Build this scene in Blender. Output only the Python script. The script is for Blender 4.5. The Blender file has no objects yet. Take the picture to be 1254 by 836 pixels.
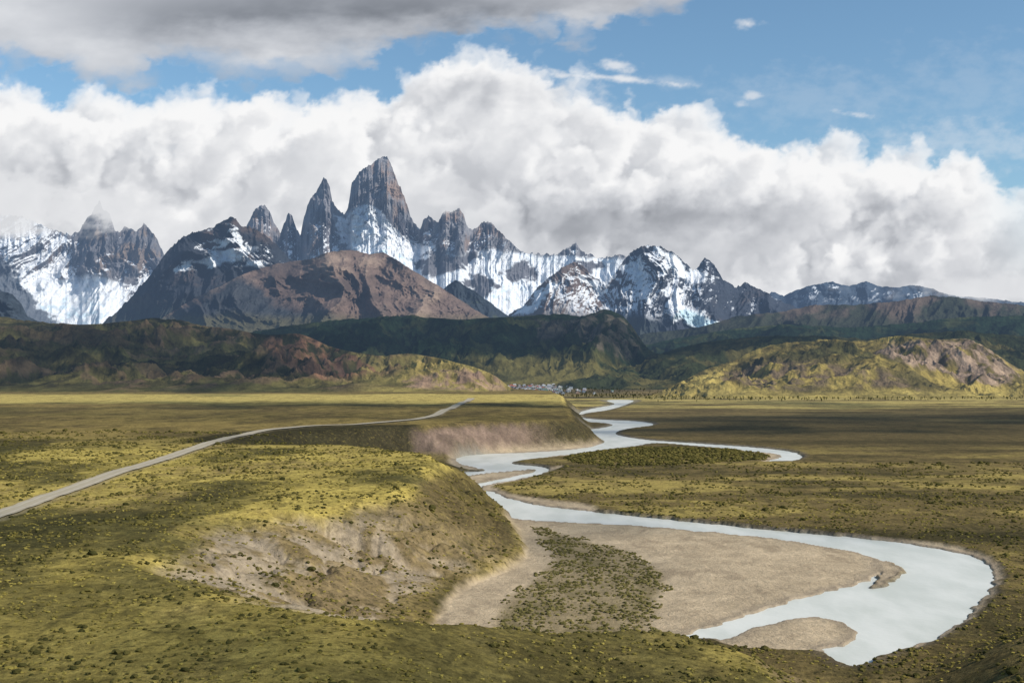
import bpy, math, random
import numpy as np
F=1393.0; HZ=455.0; CX=627.0; CAMH=80.0
rng=np.random.default_rng(7); random.seed(7)
SUN=np.array([0.74,-0.34,0.62]); SUN/=np.linalg.norm(SUN)
sc=bpy.context.scene
sc.view_settings.view_transform='Standard'; sc.view_settings.look='None'; sc.view_settings.exposure=0

# ------------------------------------------------------------ noise
_perm=np.random.default_rng(3).permutation(256).astype(np.int32)
_perm=np.concatenate([_perm,_perm,_perm])
_ang=np.random.default_rng(4).uniform(0,2*np.pi,256)
_gx=np.cos(_ang).astype(np.float32); _gy=np.sin(_ang).astype(np.float32)
_g3=np.random.default_rng(5).normal(size=(256,3)).astype(np.float32); _g3/=np.linalg.norm(_g3,axis=1,keepdims=True)
def perlin(x,y,seed=0):
    x=np.asarray(x,dtype=np.float32)+np.float32(seed*17.37); y=np.asarray(y,dtype=np.float32)+np.float32(seed*9.71)
    xf=np.floor(x); yf=np.floor(y)
    xi=xf.astype(np.int32)&255; yi=yf.astype(np.int32)&255
    fx=x-xf; fy=y-yf
    u=fx*fx*fx*(fx*(fx*6-15)+10); v=fy*fy*fy*(fy*(fy*6-15)+10)
    a=_perm[xi]+yi; b=_perm[xi+1]+yi
    def g(h,dx,dy):
        k=_perm[h]; return _gx[k]*dx+_gy[k]*dy
    n00=g(a,fx,fy); n10=g(b,fx-1,fy); n01=g(a+1,fx,fy-1); n11=g(b+1,fx-1,fy-1)
    return ((n00+(n10-n00)*u)*(1-v)+(n01+(n11-n01)*u)*v)*1.5
def perlin3(x,y,z,seed=0):
    f32=np.float32
    x=x.astype(f32)+f32(seed*17.37); y=y.astype(f32)+f32(seed*9.71); z=z.astype(f32)+f32(seed*5.13)
    xf=np.floor(x); yf=np.floor(y); zf=np.floor(z)
    xi=xf.astype(np.int32)&255; yi=yf.astype(np.int32)&255; zi=zf.astype(np.int32)&255
    fx=x-xf; fy=y-yf; fz=z-zf
    u=fx*fx*(3-2*fx); v=fy*fy*(3-2*fy); w=fz*fz*(3-2*fz)
    A=_perm[xi]+yi; B=_perm[xi+1]+yi
    def g(h,dx,dy,dz):
        k=_perm[h&511]; G_=_g3[k]; return G_[...,0]*dx+G_[...,1]*dy+G_[...,2]*dz
    AA=_perm[A]+zi; AB=_perm[A+1]+zi; BA=_perm[B]+zi; BB=_perm[B+1]+zi
    n0=g(AA,fx,fy,fz); n1=g(BA,fx-1,fy,fz); a0=n0+(n1-n0)*u
    n0=g(AB,fx,fy-1,fz); n1=g(BB,fx-1,fy-1,fz); a1=n0+(n1-n0)*u
    n0=g(AA+1,fx,fy,fz-1); n1=g(BA+1,fx-1,fy,fz-1); b0=n0+(n1-n0)*u
    n0=g(AB+1,fx,fy-1,fz-1); n1=g(BB+1,fx-1,fy-1,fz-1); b1=n0+(n1-n0)*u
    a=a0+(a1-a0)*v; b=b0+(b1-b0)*v
    return (a+(b-a)*w)*1.5
def fbm(x,y,o=5,seed=0,g=0.5,l=2.03):
    s=0;a=1;t=0
    for i in range(o):
        s=s+a*perlin(x,y,seed+i*3); t+=a; a*=g; x=x*l; y=y*l
    return s/t*1.4
def ridged(x,y,o=5,seed=0,g=0.52,l=2.07):
    s=0;a=1;t=0;w=1
    for i in range(o):
        n=1-np.abs(perlin(x,y,seed+i*3)); n=n*n*n
        s=s+a*n*w; t+=a; w=np.clip(n*1.6,0,1)*0.6+0.4; a*=g; x=x*l; y=y*l
    return s/t
def ss(a,b,x):
    t=np.clip((x-a)/(b-a),0,1); return t*t*(3-2*t)
def lerp(a,b,t): return a+(b-a)*t
def cmix(c,d,m):
    return c+(np.asarray(d,dtype=np.float32)-c)*m[...,None]
def catmull(P,n=4,closed=True):
    P=np.array(P,float); N=len(P); out=[]
    for i in range(N if closed else N-1):
        if closed: p0,p1,p2,p3=P[(i-1)%N],P[i],P[(i+1)%N],P[(i+2)%N]
        else: p0,p1,p2,p3=P[max(i-1,0)],P[i],P[i+1],P[min(i+2,N-1)]
        for k in range(n):
            t=k/n
            out.append(0.5*((2*p1)+(-p0+p2)*t+(2*p0-5*p1+4*p2-p3)*t*t+(-p0+3*p1-3*p2+p3)*t**3))
    if not closed: out.append(P[-1])
    return np.array(out)
def sdf(x,y,poly,pad=None):
    x=np.asarray(x,dtype=np.float32); y=np.asarray(y,dtype=np.float32)
    shp=x.shape; x=x.ravel(); y=y.ravel()
    if pad is not None:
        lo=poly.min(0)-pad; hi=poly.max(0)+pad
        sel=np.nonzero((x>lo[0])&(x<hi[0])&(y>lo[1])&(y<hi[1]))[0]
        res=np.full(x.shape,np.float32(pad)); 
        if len(sel): res[sel]=np.minimum(sdf(x[sel],y[sel],poly),pad)
        return res.reshape(shp)
    d=np.full(x.shape,np.float32(1e18)); ins=np.zeros(x.shape,bool)
    N=len(poly)
    for i in range(N):
        ax,ay=poly[i]; bx,by=poly[(i+1)%N]
        ex,ey=bx-ax,by-ay; L=ex*ex+ey*ey
        if L<1e-9: continue
        wx=x-ax; wy=y-ay
        t=np.clip((wx*ex+wy*ey)/L,0,1)
        dx=wx-ex*t; dy=wy-ey*t
        d=np.minimum(d,dx*dx+dy*dy)
        if ay!=by:
            c=((ay>y)!=(by>y))
            ins^= c&(x<ex*(y-ay)/ey+ax)
    d=np.sqrt(d)
    return np.where(ins,-d,d).reshape(shp)
def G(px,row,z=0.0):            # surveyed point of the level ground at height z
    D=(CAMH-z)*F/(row-HZ); return ((px-CX)/F*D, D)
def GP(pts,z=0.0,n=4,closed=True):
    c=catmull(pts,n,closed); return np.array([G(a,b,z) for a,b in c])

# ------------------------------------------------------------ plan of the valley
FOOT=catmull([(9,480),(10,540),(7,600),(-10,690),(-45,770),(-95,840),(-150,880),(-172,925),(-145,975),(-90,1040),(-55,1058),(-22,1130),(40,1190),(85,1230),(105,1320),(115,1592),(128,2026),(146,2786),(60,3500),(-400,4300),(-3000,6000),(-9000,6000),(-9000,-1500),(120,-1500),(100,150),(92,240),(88,270),(78,296),(60,308),(35,318),(5,323),(-15,332),(-24,352),(-24,385),(-15,425),(-2,455)],3)
RHILL=catmull([(92,240),(98,285),(122,322),(150,348),(200,372),(320,400),(900,500),(900,-1500),(95,-1500)],3)
WATER_NEAR=GP([(1050,814),(1080,800),(1122,786),(1166,763),(1200,734),(1217,707),(1213,689),(1190,676),(1130,664),(1060,655),(960,646),(880,638),(800,630),(720,622),(660,615),(622,606),(600,598),(572,603),(600,621),(640,633),(720,637),(790,641),(870,648),(950,656),(1020,667),(1066,677),(1078,690),(1066,703),(1040,712),(1000,722),(950,735),(900,752),(850,767),(815,778),(870,780),(895,776),(930,761),(990,750),(1030,757),(1048,768),(1036,781),(1005,790),(1022,805)])
WATER_FAR=GP([(612,606),(592,599),(594,592),(640,583),(672,575),(666,569),(628,565),(650,560),(700,554),(745,549),(780,545),(805,541.5),(850,545),(900,549),(945,553),(954,557),(940,563),(973,563),(985,557),(972,551),(930,546),(860,541),(800,537),(765,532),(758,528),(770,524),(800,520),(803,517),(780,514),(735,512),(715,509),(722,505),(750,501),(775,494),(782,489),(735,489),(745,494),(720,499),(703,504),(700,510),(712,515),(745,518),(735,522),(712,525),(708,530),(735,537),(730,543),(700,548),(640,552),(580,554),(558,558),(562,565),(585,571),(590,574),(545,576),(530,579),(545,588),(566,595),(563,601),(580,610),(602,621)])
SPIT=GP([(1070,684),(1090,685),(1105,694),(1096,704),(1080,712),(1068,714),(1078,700)])
ISLE=GP([(566,583),(590,578),(630,574.5),(655,573),(640,578),(600,586),(575,589)])
GRAVEL=[GP([(640,630),(720,634),(790,638),(870,645),(950,653),(1020,664),(1075,676),(1085,690),(1070,706),(1000,726),(950,739),(900,756),(850,772),(822,782),(775,790),(600,800),(536,790),(530,775),(538,745),(565,718),(610,697),(640,680),(640,665),(625,650),(612,635)]),
 GP([(880,782),(925,758),(990,746),(1035,754),(1054,768),(1040,786),(1005,796),(950,792)]),
 GP([(560,552),(600,549),(700,543),(735,540),(745,547),(700,556),(640,562),(620,568),(580,574),(550,566)]),
 GP([(560,598),(600,586),(670,572),(690,570),(640,586),(604,594),(640,606),(720,616),(720,625),(600,612)]),
 GP([(905,550),(945,552),(957,557),(940,564),(925,560)]),
 GP([(1020,652),(1130,661),(1195,673),(1222,688),(1226,708),(1206,738),(1170,768),(1120,790),(1150,760),(1195,715),(1205,695),(1180,682),(1100,666)]),
 SPIT,ISLE]
SHRUBZONE=GP([(652,640),(700,653),(770,672),(812,696),(822,715),(806,745),(785,790),(605,800),(592,772),(606,738),(650,703),(672,682),(660,660)])
SHRUB2=GP([(690,560),(780,548),(860,549),(930,553),(935,562),(840,568),(740,570)])
ROADPTS=GP([(-80,660),(0,628),(60,606),(130,583),(200,562),(250,545),(290,533),(325,525.5),(380,521.5),(440,520),(490,516),(530,509),(550,501),(572,492),(577,489)],28.0,6,False)

def ground_h(x,y,full=False):
    x=np.asarray(x,dtype=np.float32); y=np.asarray(y,dtype=np.float32)
    dist=np.sqrt(x*x+y*y)
    wob=fbm(x/38,y/38,4,11)*7*ss(150,300,y)
    sf=sdf(x,y,FOOT)
    d=-sf+wob*ss(-5,25,-sf)
    W=np.where(y<430,lerp(88.,34.,ss(-45,35,x)),62.)
    W=lerp(W,40.,ss(520,680,y)); W=lerp(62.,W,np.maximum(ss(470,400,y),ss(510,640,y)))
    gul=ridged(x/26+fbm(x/40,y/40,2,5),y/26,3,31)
    u=np.clip(d/W,0,1.0)
    e=u*u*(3-2*u)*0.35+0.65*u
    e=e-(gul-0.35)*0.19*np.sin(np.pi*u)
    P=np.where(y<460,lerp(28.,15.,ss(-45,25,x))-5*ss(25,90,x),28.)
    P=lerp(P,28.,ss(330,460,y))
    P=P+fbm(x/170,y/260,3,21)*2.4*ss(0,70,d)
    z=P*np.where(d>0,e,0)
    r=-sdf(x,y,RHILL,60); ur=ss(0,32,r)
    z=np.maximum(z,13*ur+fbm(x/30,y/30,3,8)*1.0*ur)
    z=z+fbm(x/14,y/14,4,2)*0.4*ss(1500,500,dist)
    z=z+np.clip(y-3900,0,4000)*0.03
    soft=np.maximum(1.5,(dist/1000)**2*3)
    wx=x+fbm(x/9,y/9,3,51)*1.8; wy=y+fbm(x/9,y/9,3,57)*1.8*(1+dist/1200)
    gv=np.full(x.shape,np.float32(60))
    for g in GRAVEL: gv=np.minimum(gv,sdf(wx,wy,g,60))
    w=np.minimum(sdf(wx,wy,WATER_NEAR,60),sdf(wx,wy,WATER_FAR,60))
    sp=np.minimum(sdf(wx,wy,SPIT,60),sdf(wx,wy,ISLE,60)); w=np.maximum(w,-sp)
    gm=ss(2.0,-2.0,gv/ soft*1.5)*ss(14,2,-sf)
    z=lerp(z,-1.15+fbm(x/16,y/16,3,61)*0.32,gm)
    wm=ss(0.6,-2.4,w/soft*1.5)
    z=lerp(z,-3.4,wm)
    if full: return z,dict(sf=sf,u=u,gv=gv,w=w,gm=gm,wm=wm,r=r,gul=gul,d=d,soft=soft)
    return z

# ------------------------------------------------------------ mesh helpers
def grid_obj(name,V,mat,col=None,extra=None,smooth=True,flip=False,keep=None):
    nr,nc=V.shape[:2]
    me=bpy.data.meshes.new(name)
    idx=np.arange(nr*nc,dtype=np.int32).reshape(nr,nc)
    q=np.stack([idx[:-1,:-1],idx[:-1,1:],idx[1:,1:],idx[1:,:-1]],-1).reshape(-1,4)
    if keep is not None:
        kf=keep.ravel(); q=q[kf[q].any(1)]
    if flip: q=q[:,::-1]
    me.vertices.add(nr*nc); me.vertices.foreach_set('co',V.astype(np.float32).ravel())
    n=len(q)
    me.loops.add(n*4); me.loops.foreach_set('vertex_index',np.ascontiguousarray(q).ravel())
    me.polygons.add(n); me.polygons.foreach_set('loop_start',np.arange(0,n*4,4,dtype=np.int32))
    me.polygons.foreach_set('use_smooth',np.full(n,smooth))
    me.update()
    if col is not None:
        a=me.attributes.new('Col','FLOAT_COLOR','POINT')
        c=np.ones((nr*nc,4),np.float32); c[:,:3]=np.clip(col.reshape(-1,3),0.004,1.0)
        a.data.foreach_set('color',c.ravel())
    for k,v in (extra or {}).items():
        a=me.attributes.new(k,'FLOAT','POINT'); a.data.foreach_set('value',v.astype(np.float32).ravel())
    me.materials.append(mat)
    ob=bpy.data.objects.new(name,me); sc.collection.objects.link(ob); return ob
def normals(V):
    dc=np.gradient(V,axis=1); dr=np.gradient(V,axis=0)
    n=np.cross(dc,dr); n/=np.linalg.norm(n,axis=-1,keepdims=True)+1e-9
    return n

# ------------------------------------------------------------ node helpers
class N:
    def __init__(s,nt): s.nt=nt; s.n=nt.nodes; s.l=nt.links
    def inp(s,sock,v):
        if isinstance(v,bpy.types.NodeSocket): s.l.new(v,sock)
        else: sock.default_value=v
    def m(s,op,a,b=None,c=None,clamp=False):
        k=s.n.new('ShaderNodeMath'); k.operation=op; k.use_clamp=clamp
        for i,v in enumerate((a,b,c)):
            if v is not None: s.inp(k.inputs[i],v)
        return k.outputs[0]
    def vm(s,op,a,b=None,scale=None):
        k=s.n.new('ShaderNodeVectorMath'); k.operation=op
        s.inp(k.inputs[0],a)
        if b is not None: s.inp(k.inputs[1],b)
        if scale is not None: s.inp(k.inputs['Scale'],scale)
        return k.outputs['Value'] if op in('LENGTH','DOT_PRODUCT','DISTANCE') else k.outputs[0]
    def noise(s,vec,scale,detail=6,rough=0.55,dist=0.0):
        k=s.n.new('ShaderNodeTexNoise'); s.inp(k.inputs['Vector'],vec); s.inp(k.inputs['Scale'],scale)
        k.inputs['Detail'].default_value=detail; k.inputs['Roughness'].default_value=rough; k.inputs['Distortion'].default_value=dist
        return k.outputs['Fac']
    def mr(s,v,a,b,c=0.0,d=1.0,smooth=True):
        k=s.n.new('ShaderNodeMapRange'); k.interpolation_type='SMOOTHSTEP' if smooth else 'LINEAR'
        s.inp(k.inputs['Value'],v); s.inp(k.inputs['From Min'],a); s.inp(k.inputs['From Max'],b); s.inp(k.inputs['To Min'],c); s.inp(k.inputs['To Max'],d)
        return k.outputs['Result']
    def mix(s,f,a,b,mode='MIX'):
        k=s.n.new('ShaderNodeMix'); k.data_type='RGBA'; k.blend_type=mode
        s.inp(k.inputs[0],f); s.inp(k.inputs[6],a if not isinstance(a,tuple) else (*a,1.0)[:4]); s.inp(k.inputs[7],b if not isinstance(b,tuple) else (*b,1.0)[:4])
        return k.outputs[2]
    def attr(s,name):
        k=s.n.new('ShaderNodeAttribute'); k.attribute_name=name; return k
def newmat(name):
    m=bpy.data.materials.new(name); m.use_nodes=True; m.node_tree.nodes.clear(); return m,N(m.node_tree)
HAZE=(0.22,0.33,0.52)  # blue emission that paints distance haze over the surfaces
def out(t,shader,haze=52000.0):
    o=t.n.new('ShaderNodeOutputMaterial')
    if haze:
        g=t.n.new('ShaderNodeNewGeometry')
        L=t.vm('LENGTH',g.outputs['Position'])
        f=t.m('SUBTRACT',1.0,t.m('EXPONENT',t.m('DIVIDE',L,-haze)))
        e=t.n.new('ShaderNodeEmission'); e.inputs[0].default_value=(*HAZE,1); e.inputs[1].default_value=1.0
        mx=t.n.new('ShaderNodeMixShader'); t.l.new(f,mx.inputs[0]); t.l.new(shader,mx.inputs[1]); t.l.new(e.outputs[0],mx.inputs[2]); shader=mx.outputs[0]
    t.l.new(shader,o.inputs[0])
def bsdf(t,col,rough=0.9,spec=0.1,bump=None,bd=1.0,bs=1.0):
    p=t.n.new('ShaderNodeBsdfPrincipled'); t.inp(p.inputs['Base Color'],col if not isinstance(col,tuple) else (*col,1.0)[:4])
    t.inp(p.inputs['Roughness'],rough); p.inputs['Specular IOR Level'].default_value=spec
    if bump is not None:
        b=t.n.new('ShaderNodeBump'); b.inputs['Distance'].default_value=bd; b.inputs['Strength'].default_value=bs
        t.l.new(bump,b.inputs['Height']); t.l.new(b.outputs[0],p.inputs['Normal'])
    return p.outputs[0]
def diff(t,col,bump=None,bd=1.0,bs=1.0):
    p=t.n.new('ShaderNodeBsdfDiffuse'); t.inp(p.inputs['Color'],col)
    if bump is not None:
        b=t.n.new('ShaderNodeBump'); b.inputs['Distance'].default_value=bd; b.inputs['Strength'].default_value=bs
        t.l.new(bump,b.inputs['Height']); t.l.new(b.outputs[0],p.inputs['Normal'])
    return p.outputs[0]

mg,t=newmat('grassland')
pos=t.n.new('ShaderNodeNewGeometry').outputs['Position']
col=t.attr('Col').outputs['Color']; veg=t.attr('veg').outputs['Fac']
n1=t.noise(pos,0.45,6,0.68); n2=t.noise(pos,0.09,4,0.65)
v=t.m('MULTIPLY',t.mr(n1,0.3,0.7,0.62,1.38,False),t.mr(n2,0.3,0.7,0.68,1.32,False))
v=t.m('ADD',t.m('MULTIPLY',t.m('SUBTRACT',v,1.0),t.mr(veg,0,1,0.45,1.0,False)),1.0)
c=t.mix(1.0,col,t.vm('SCALE',(1,1,1),scale=v),'MULTIPLY')
nn=t.noise(pos,0.38,3,0.7)
c=t.mix(t.m('MULTIPLY',t.m('MULTIPLY',t.mr(nn,0.55,0.65),veg),0.6),c,(0.037,0.034,0.014))
c=t.mix(t.m('MULTIPLY',t.m('MULTIPLY',t.mr(nn,0.44,0.34),veg),0.22),c,(0.40,0.31,0.075))
nf=t.noise(t.vm('MULTIPLY',pos,(1,0.35,1)),0.06,5,0.72)
c=t.mix(t.m('MULTIPLY',t.m('MULTIPLY',t.mr(nf,0.53,0.62),veg),0.5),c,(0.055,0.048,0.02))
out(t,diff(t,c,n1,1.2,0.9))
def mtn_mat(name,scale,var,bd):
    m,t=newmat(name)
    pos=t.n.new('ShaderNodeNewGeometry').outputs['Position']
    col=t.attr('Col').outputs['Color']
    n1=t.noise(pos,scale,8,0.68)
    c=t.mix(1.0,col,t.vm('SCALE',(1,1,1),scale=t.mr(n1,0.3,0.7,1-var,1+var,False)),'MULTIPLY')
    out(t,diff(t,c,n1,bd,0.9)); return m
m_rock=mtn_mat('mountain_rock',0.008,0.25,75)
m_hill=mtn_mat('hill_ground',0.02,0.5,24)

# ------------------------------------------------------------ ground sheet
offs=np.concatenate([np.array([1.6,2.5,4,6,8,10,12]),np.arange(13,720,0.75)])
ys=np.concatenate([CAMH*F/offs,np.array([140,120,95,70,45,20,0,-30,-80,-160,-300])])
tt=np.concatenate([np.linspace(-1.3,-0.56,45)[:-1],np.arange(-0.56,0.56,0.00092),np.linspace(0.56,1.3,45)])
Yg,Tg=np.meshgrid(ys,tt,indexing='ij'); Xg=Tg*np.sqrt(Yg**2+70**2)
Zg,M=ground_h(Xg,Yg,True)
Xf=Xg.astype(np.float32); Yf=Yg.astype(np.float32)
A=fbm(Xf/90,Yf/160,6,71,0.55); B=fbm(Xf/260,Yf/420,5,75); C=fbm(Xf/22,Yf/30,5,79,0.6)
yel=np.array([0.45,0.345,0.09]); olive=np.array([0.13,0.108,0.036]); brown=np.array([0.20,0.14,0.068]); dark=np.array([0.05,0.043,0.019])
c=np.zeros(Xf.shape+(3,),np.float32)+olive.astype(np.float32)
plat=ss(0,20,M['d'])
c=cmix(c,yel,ss(-0.25,0.4,A+0.35*C+0.28*ss(380,520,Yf)-0.12*ss(330,230,Yf))*0.88)
c=cmix(c,brown,ss(0.0,0.5,B+0.35*C)*0.65)
c=cmix(c,(0.055,0.05,0.02),ss(0.12,0.5,-A+0.6*C-0.2*B)*0.82)
vf=1-plat
S=fbm(Xf/420,Yf/110,6,87,0.6); S2=fbm(Xf/700,Yf/300,4,88)
cv=np.zeros_like(c)+np.array([0.15,0.11,0.045],np.float32)
cv=cmix(cv,(0.36,0.275,0.082),ss(-0.15,0.4,S+0.4*C+0.5*S2)*ss(1500,800,Yf)*0.9)
cv=cmix(cv,dark,ss(0.02,0.4,-S+0.4*C)*0.75)
cv=cmix(cv,(0.105,0.078,0.037),ss(900,1500,Yf)*0.55)
cv=cmix(cv,(0.26,0.19,0.075),ss(0.15,0.5,S2+0.5*S)*ss(1000,1600,Yf)*0.5)
c=cmix(c,cv,vf)
c=cmix(c,(0.125,0.10,0.033),ss(330,215,Yf+C*30+A*40)*0.5)
c=cmix(c,(0.17,0.12,0.048),plat*ss(700,1000,Yf+A*80)*0.75)
c=cmix(c,(0.055,0.046,0.02),plat*ss(700,900,Yf)*ss(0.0,0.4,S2+0.5*C)*0.5)
c=cmix(c,(0.50,0.39,0.12),plat*ss(1750,2000,Yf+A*150)*ss(2800,2500,Yf)*0.85)  # sunlit strip of the far plateau, painted into the albedo
c=cmix(c,(0.46,0.365,0.12),vf*ss(2300,2700,Yf+S*400)*ss(4200,3300,Yf)*ss(-0.35,0.1,S)*0.8)
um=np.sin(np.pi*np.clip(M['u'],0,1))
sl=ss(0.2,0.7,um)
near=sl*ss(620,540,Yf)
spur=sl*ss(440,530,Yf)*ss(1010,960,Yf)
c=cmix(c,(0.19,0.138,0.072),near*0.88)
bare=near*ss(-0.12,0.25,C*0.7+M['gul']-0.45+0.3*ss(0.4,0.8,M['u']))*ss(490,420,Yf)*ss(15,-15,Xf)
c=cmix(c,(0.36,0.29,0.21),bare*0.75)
c=cmix(c,(0.08,0.06,0.026),spur*0.82)  # dark green-brown spur slope, its shade put partly into the albedo
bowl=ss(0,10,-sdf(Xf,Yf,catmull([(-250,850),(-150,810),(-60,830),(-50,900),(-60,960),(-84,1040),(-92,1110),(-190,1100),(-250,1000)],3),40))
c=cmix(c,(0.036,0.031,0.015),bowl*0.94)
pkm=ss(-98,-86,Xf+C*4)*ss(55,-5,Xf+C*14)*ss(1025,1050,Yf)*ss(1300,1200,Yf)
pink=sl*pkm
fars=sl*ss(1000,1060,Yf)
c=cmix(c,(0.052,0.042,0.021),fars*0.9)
pk=np.zeros_like(c)+np.array([0.215,0.15,0.112],np.float32); pk=pk*(0.75+0.6*M['gul']+0.3*C)[...,None]
c=cmix(c,pk,pink*0.95)
gr=np.zeros_like(c)+np.array([0.45,0.35,0.23],np.float32)
gr=gr*(1+0.2*fbm(Xf/30,Yf/30,5,91)+0.12*C)[...,None]
gr=cmix(gr,(0.25,0.19,0.125),ss(0.1,0.5,fbm(Xf/14+A,Yf/40,5,93,0.6))*0.5)
dry=ss(0,-6,sdf(Xf,Yf,SHRUBZONE,40)+C*3)
gr=cmix(gr,(0.24,0.185,0.095),dry*0.75)
gr=cmix(gr,(0.12,0.10,0.042),dry*ss(0.0,0.3,C)*0.5)
c=cmix(c,gr,M['gm'])
rimw=ss(7,0,M['w'])*(1-M['wm'])
c=cmix(c,(0.14,0.11,0.075),rimw*(1-M['gm'])*0.8)
c=cmix(c,(0.24,0.195,0.145),rimw*M['gm']*0.6)
c=cmix(c,(0.25,0.24,0.2),M['wm'])
rd=np.full(Xf.shape,99.,np.float32)
sel=(Yf>200)&(Yf<2400)&(Xf<0)&(Xf>-500)
def dpoly(x,y,P):
    d=np.full(x.shape,1e9,np.float32)
    for a,b in zip(P[:-1],P[1:]):
        e=b-a; L=e@e; k=np.clip(((x-a[0])*e[0]+(y-a[1])*e[1])/L,0,1)
        d=np.minimum(d,(x-a[0]-e[0]*k)**2+(y-a[1]-e[1]*k)**2)
    return np.sqrt(d)
rd[sel]=dpoly(Xf[sel],Yf[sel],ROADPTS)
c=cmix(c,(0.27,0.225,0.14),ss(9,5,rd+C*3)*0.6)
veg=np.clip(1-M['gm']-M['wm'],0,1)*(1-0.7*pink)*(1-0.6*bare)*ss(6,10,rd)
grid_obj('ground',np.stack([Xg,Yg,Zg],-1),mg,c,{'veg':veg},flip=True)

mw,t=newmat('glacial_water')
pos=t.n.new('ShaderNodeNewGeometry').outputs['Position']
n1=t.noise(pos,0.5,4,0.6); n2=t.noise(t.vm('MULTIPLY',pos,(1,0.4,1)),0.05,5,0.6)
c=t.mix(t.mr(n2,0.35,0.65),(0.54,0.545,0.475),(0.67,0.66,0.59))
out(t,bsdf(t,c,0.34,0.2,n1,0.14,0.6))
wx=np.linspace(-120,700,40); wy=np.linspace(280,3400,120); WX,WY=np.meshgrid(wx,wy)
grid_obj('river',np.stack([WX,WY,np.full(WX.shape,-1.75)],-1),mw)

mr_,t=newmat('gravel_road')
pos=t.n.new('ShaderNodeNewGeometry').outputs['Position']
tr=t.m('ABSOLUTE',t.attr('across').outputs['Fac'])
c=t.mix(t.noise(pos,0.4,6,0.65),(0.28,0.235,0.16),(0.46,0.40,0.30))
c=t.mix(t.m('MULTIPLY',t.m('MULTIPLY',t.mr(tr,0.30,0.5),t.mr(tr,0.7,0.5)),0.5),c,(0.50,0.45,0.36))
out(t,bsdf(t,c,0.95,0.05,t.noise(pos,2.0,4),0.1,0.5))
P=catmull(ROADPTS,3,False); Tn=np.gradient(P,axis=0); Tn/=np.linalg.norm(Tn,axis=1,keepdims=True); Nn=np.stack([-Tn[:,1],Tn[:,0]],1)
wr=np.linspace(-1,1,7); R=P[:,None,:]+Nn[:,None,:]*wr[None,:,None]*(4.2+P[:,1]/900)[:,None,None]
RZ=ground_h(R[...,0],R[...,1])+0.25+0.0006*R[...,1]
RZ=np.maximum(RZ,RZ.mean(1,keepdims=True))
grid_obj('road',np.concatenate([R,RZ[...,None]],-1),mr_,None,{'across':np.broadcast_to(wr[None,:],RZ.shape)})

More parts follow.
